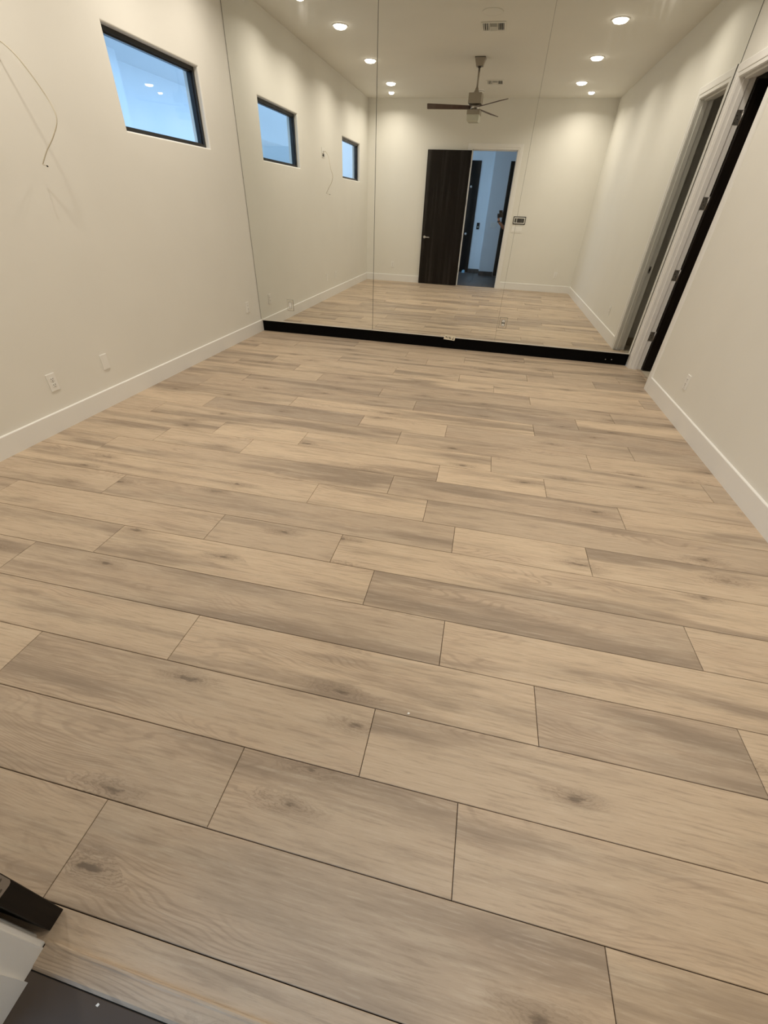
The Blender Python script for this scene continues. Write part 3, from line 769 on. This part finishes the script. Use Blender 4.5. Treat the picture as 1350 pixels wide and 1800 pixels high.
# ------------------------------------------------------------------ person taking the picture
def skin_mesh(verts, edges, root=0, levels=2):
    me = bpy.data.meshes.new('tmp'); me.from_pydata([v[:3] for v in verts], edges, [])
    ob = bpy.data.objects.new('tmp', me); col.objects.link(ob)
    sk = ob.modifiers.new('skin', 'SKIN'); sk.use_smooth_shade = True; sk.branch_smoothing = .3
    for i, v in enumerate(verts):
        d = me.skin_vertices[0].data[i]; r = v[3]; d.radius = r if isinstance(r, tuple) else (r, r); d.use_root = (i == root)
    ss = ob.modifiers.new('sub', 'SUBSURF'); ss.levels = levels; ss.render_levels = levels
    dg = bpy.context.evaluated_depsgraph_get()
    out = bpy.data.meshes.new_from_object(ob.evaluated_get(dg))
    bpy.data.objects.remove(ob); return out
PX, PY = 3.42, -.47
def pf(a, b, c): return tuple(CAM+_r*a+_u*b-_f*c)      # a right, b up, c behind, in the phone's own frame
V = [(PX, PY, .96, (.15, .11)),                # 0 pelvis
     (PX, PY, 1.12, (.135, .10)), (PX, PY+.005, 1.28, (.16, .11)), (PX, PY, 1.42, (.13, .085)),   # spine
     (PX, PY+.01, 1.50, .052), (PX-.005, PY+.03, 1.57, .062), (PX-.01, PY+.045, 1.64, (.074, .090)), (PX-.01, PY+.03, 1.71, (.066, .080)),   # neck, head
     (PX-.09, PY, .90, .095), (PX-.10, PY+.02, .50, .062), (PX-.10, PY-.01, .10, .042), (PX-.11, PY+.05, .035, .036), (PX-.115, PY+.15, .028, .030),  # left leg 8..12
     (PX+.09, PY, .90, .095), (PX+.10, PY+.02, .50, .062), (PX+.10, PY-.01, .10, .042), (PX+.11, PY+.05, .035, .036), (PX+.115, PY+.15, .028, .030),  # right leg 13..17
     (PX-.19, PY, 1.39, .060), (3.125, -.33, 1.155, .043), (2.972, -.152, 1.283, .027), (*pf(-.088, -.132, .046), (.026, .018)), (*pf(-.094, -.085, .036), (.026, .014)),  # left arm 18..22
     (PX+.19, PY, 1.39, .060), (PX+.23, PY-.02, 1.12, .044), (PX+.22, PY+.06, .88, .028), (PX+.22, PY+.08, .82, (.016, .034)), (PX+.215, PY+.085, .78, (.014, .036))]  # right arm 23..27
E_ = [(0,1),(1,2),(2,3),(3,4),(4,5),(5,6),(6,7),(0,8),(8,9),(9,10),(10,11),(11,12),(0,13),(13,14),(14,15),(15,16),(16,17),
      (3,18),(18,19),(19,20),(20,21),(21,22),(3,23),(23,24),(24,25),(25,26),(26,27)]
def finger(chain, base, r):
    p = base
    for q in chain:
        V.append((*q, r)); E_.append((p, len(V)-1)); p = len(V)-1; r *= .93
# fingers of the raised hand wrap round the back of the phone; thumb on the screen edge
for k in range(4):
    bb = -.050-.0195*k
    finger([pf(-.086, bb, .018), pf(-.078, bb+.001, -.0045), pf(-.045, bb+.006, -.0050), pf(-.010-.004*k, bb+.012, -.0042)], 22, .0080)
finger([pf(-.082, -.100, .042), pf(-.068, -.070, .034), pf(-.048, -.052, .0255)], 21, .0095)
for k in range(4):
    finger([(PX+.215, PY+.055+.021*k, .745), (PX+.212, PY+.056+.022*k, .715), (PX+.205, PY+.058+.022*k, .692)], 27, .0086)
finger([(PX+.20, PY+.115, .80), (PX+.19, PY+.125, .765)], 26, .0095)
me = skin_mesh(V, E_)
me.name = 'person'
for mt in (M['cloth'], M['skin'], M['trouser'], M['rubber']): me.materials.append(mt)
me.transform(Matrix.Translation((-PX, -PY, 0)))
for p in me.polygons:
    c = p.center+Vector((PX, PY, 0)); p.use_smooth = True
    left = c.x < PX-.16 and c.z < 1.35
    if c.z > 1.485: p.material_index = 1
    elif left and c.y > -.345 and c.z > .9: p.material_index = 1
    elif c.x > PX+.14 and c.z < 1.10 and c.z > .5: p.material_index = 1
    elif c.z < .085: p.material_index = 3
    elif c.z < .97: p.material_index = 2
    else: p.material_index = 0
person = bpy.data.objects.new('person', me); col.objects.link(person); person.location = (PX, PY, -.0015+.004)
zmin = min(v.co.z for v in me.vertices); person.location.z = -.0015-zmin
tag(person, 'person in dark clothes holding up a phone in the entry doorway', 'person')
po = Vector((PX, PY, 0))
hd = Vector((PX-.01, PY+.04, 1.655))
hb = MB(po)
bmesh.ops.create_uvsphere(hb.bm, u_segments=20, v_segments=14, radius=1.0, matrix=Matrix.Translation(hd-po+Vector((0, -.022, .045)))@Matrix.Diagonal((.084, .096, .080, 1)))
for f in hb.bm.faces: f.smooth = True
hb.build('hair', M['hair'], person)
fb = MB(po)
fb.prism([hd+Vector((-.012, .083, -.030)), hd+Vector((.012, .083, -.030)), hd+Vector((0, .106, -.028)), hd+Vector((0, .084, .012))], (0, .001, .001))
fb.build('nose', M['skin'], person)
for s in (-1, 1):
    eb = MB(po); bmesh.ops.create_uvsphere(eb.bm, u_segments=10, v_segments=8, radius=.010, matrix=Matrix.Translation(hd-po+Vector((s*.030, .078, .006)))); eb.build('eye', M['slot'], person)
    ear = MB(po); bmesh.ops.create_uvsphere(ear.bm, u_segments=10, v_segments=8, radius=1, matrix=Matrix.Translation(hd-po+Vector((s*.080, .0, -.010)))@Matrix.Diagonal((.010, .018, .030, 1))); ear.build('ear', M['skin'], person)
MB(po).box(hd.x-.022, hd.x+.022, hd.y+.076, hd.y+.084, hd.z-.058, hd.z-.051, bev=.002).build('mouth', mat('lips', (.22, .08, .06), .5), person)
w0 = Vector(V[20][:3]); w1 = Vector(V[21][:3]); wd_ = (w1-w0).normalized()
wb = MB(po).tube([w0-wd_*.004, w0+wd_*.022], .0335, 18); wb.build('watch_strap', M['rubber'], person)
# phone: lens side faces the mirror, just behind the view point
ph = thing('smartphone', 'black smartphone held up in the person\'s hand', 'phone', CAM)
ph.rotation_euler = cam.matrix_world.to_euler()           # local x right, y up, z towards the holder
MB().box(-.060, .016, -.136, .022, .0065, .0145, bev=.003, seg=2).build('body', M['phone'], ph)
MB().box(-.057, .013, -.132, .018, .0140, .0150).build('screen', M['screen'], ph)
for k in range(3): MB().cyl((0, -.018*k, .0070), (0, 0, -1), .006, .0012, 16).build('camera_lens', M['slot'], ph)
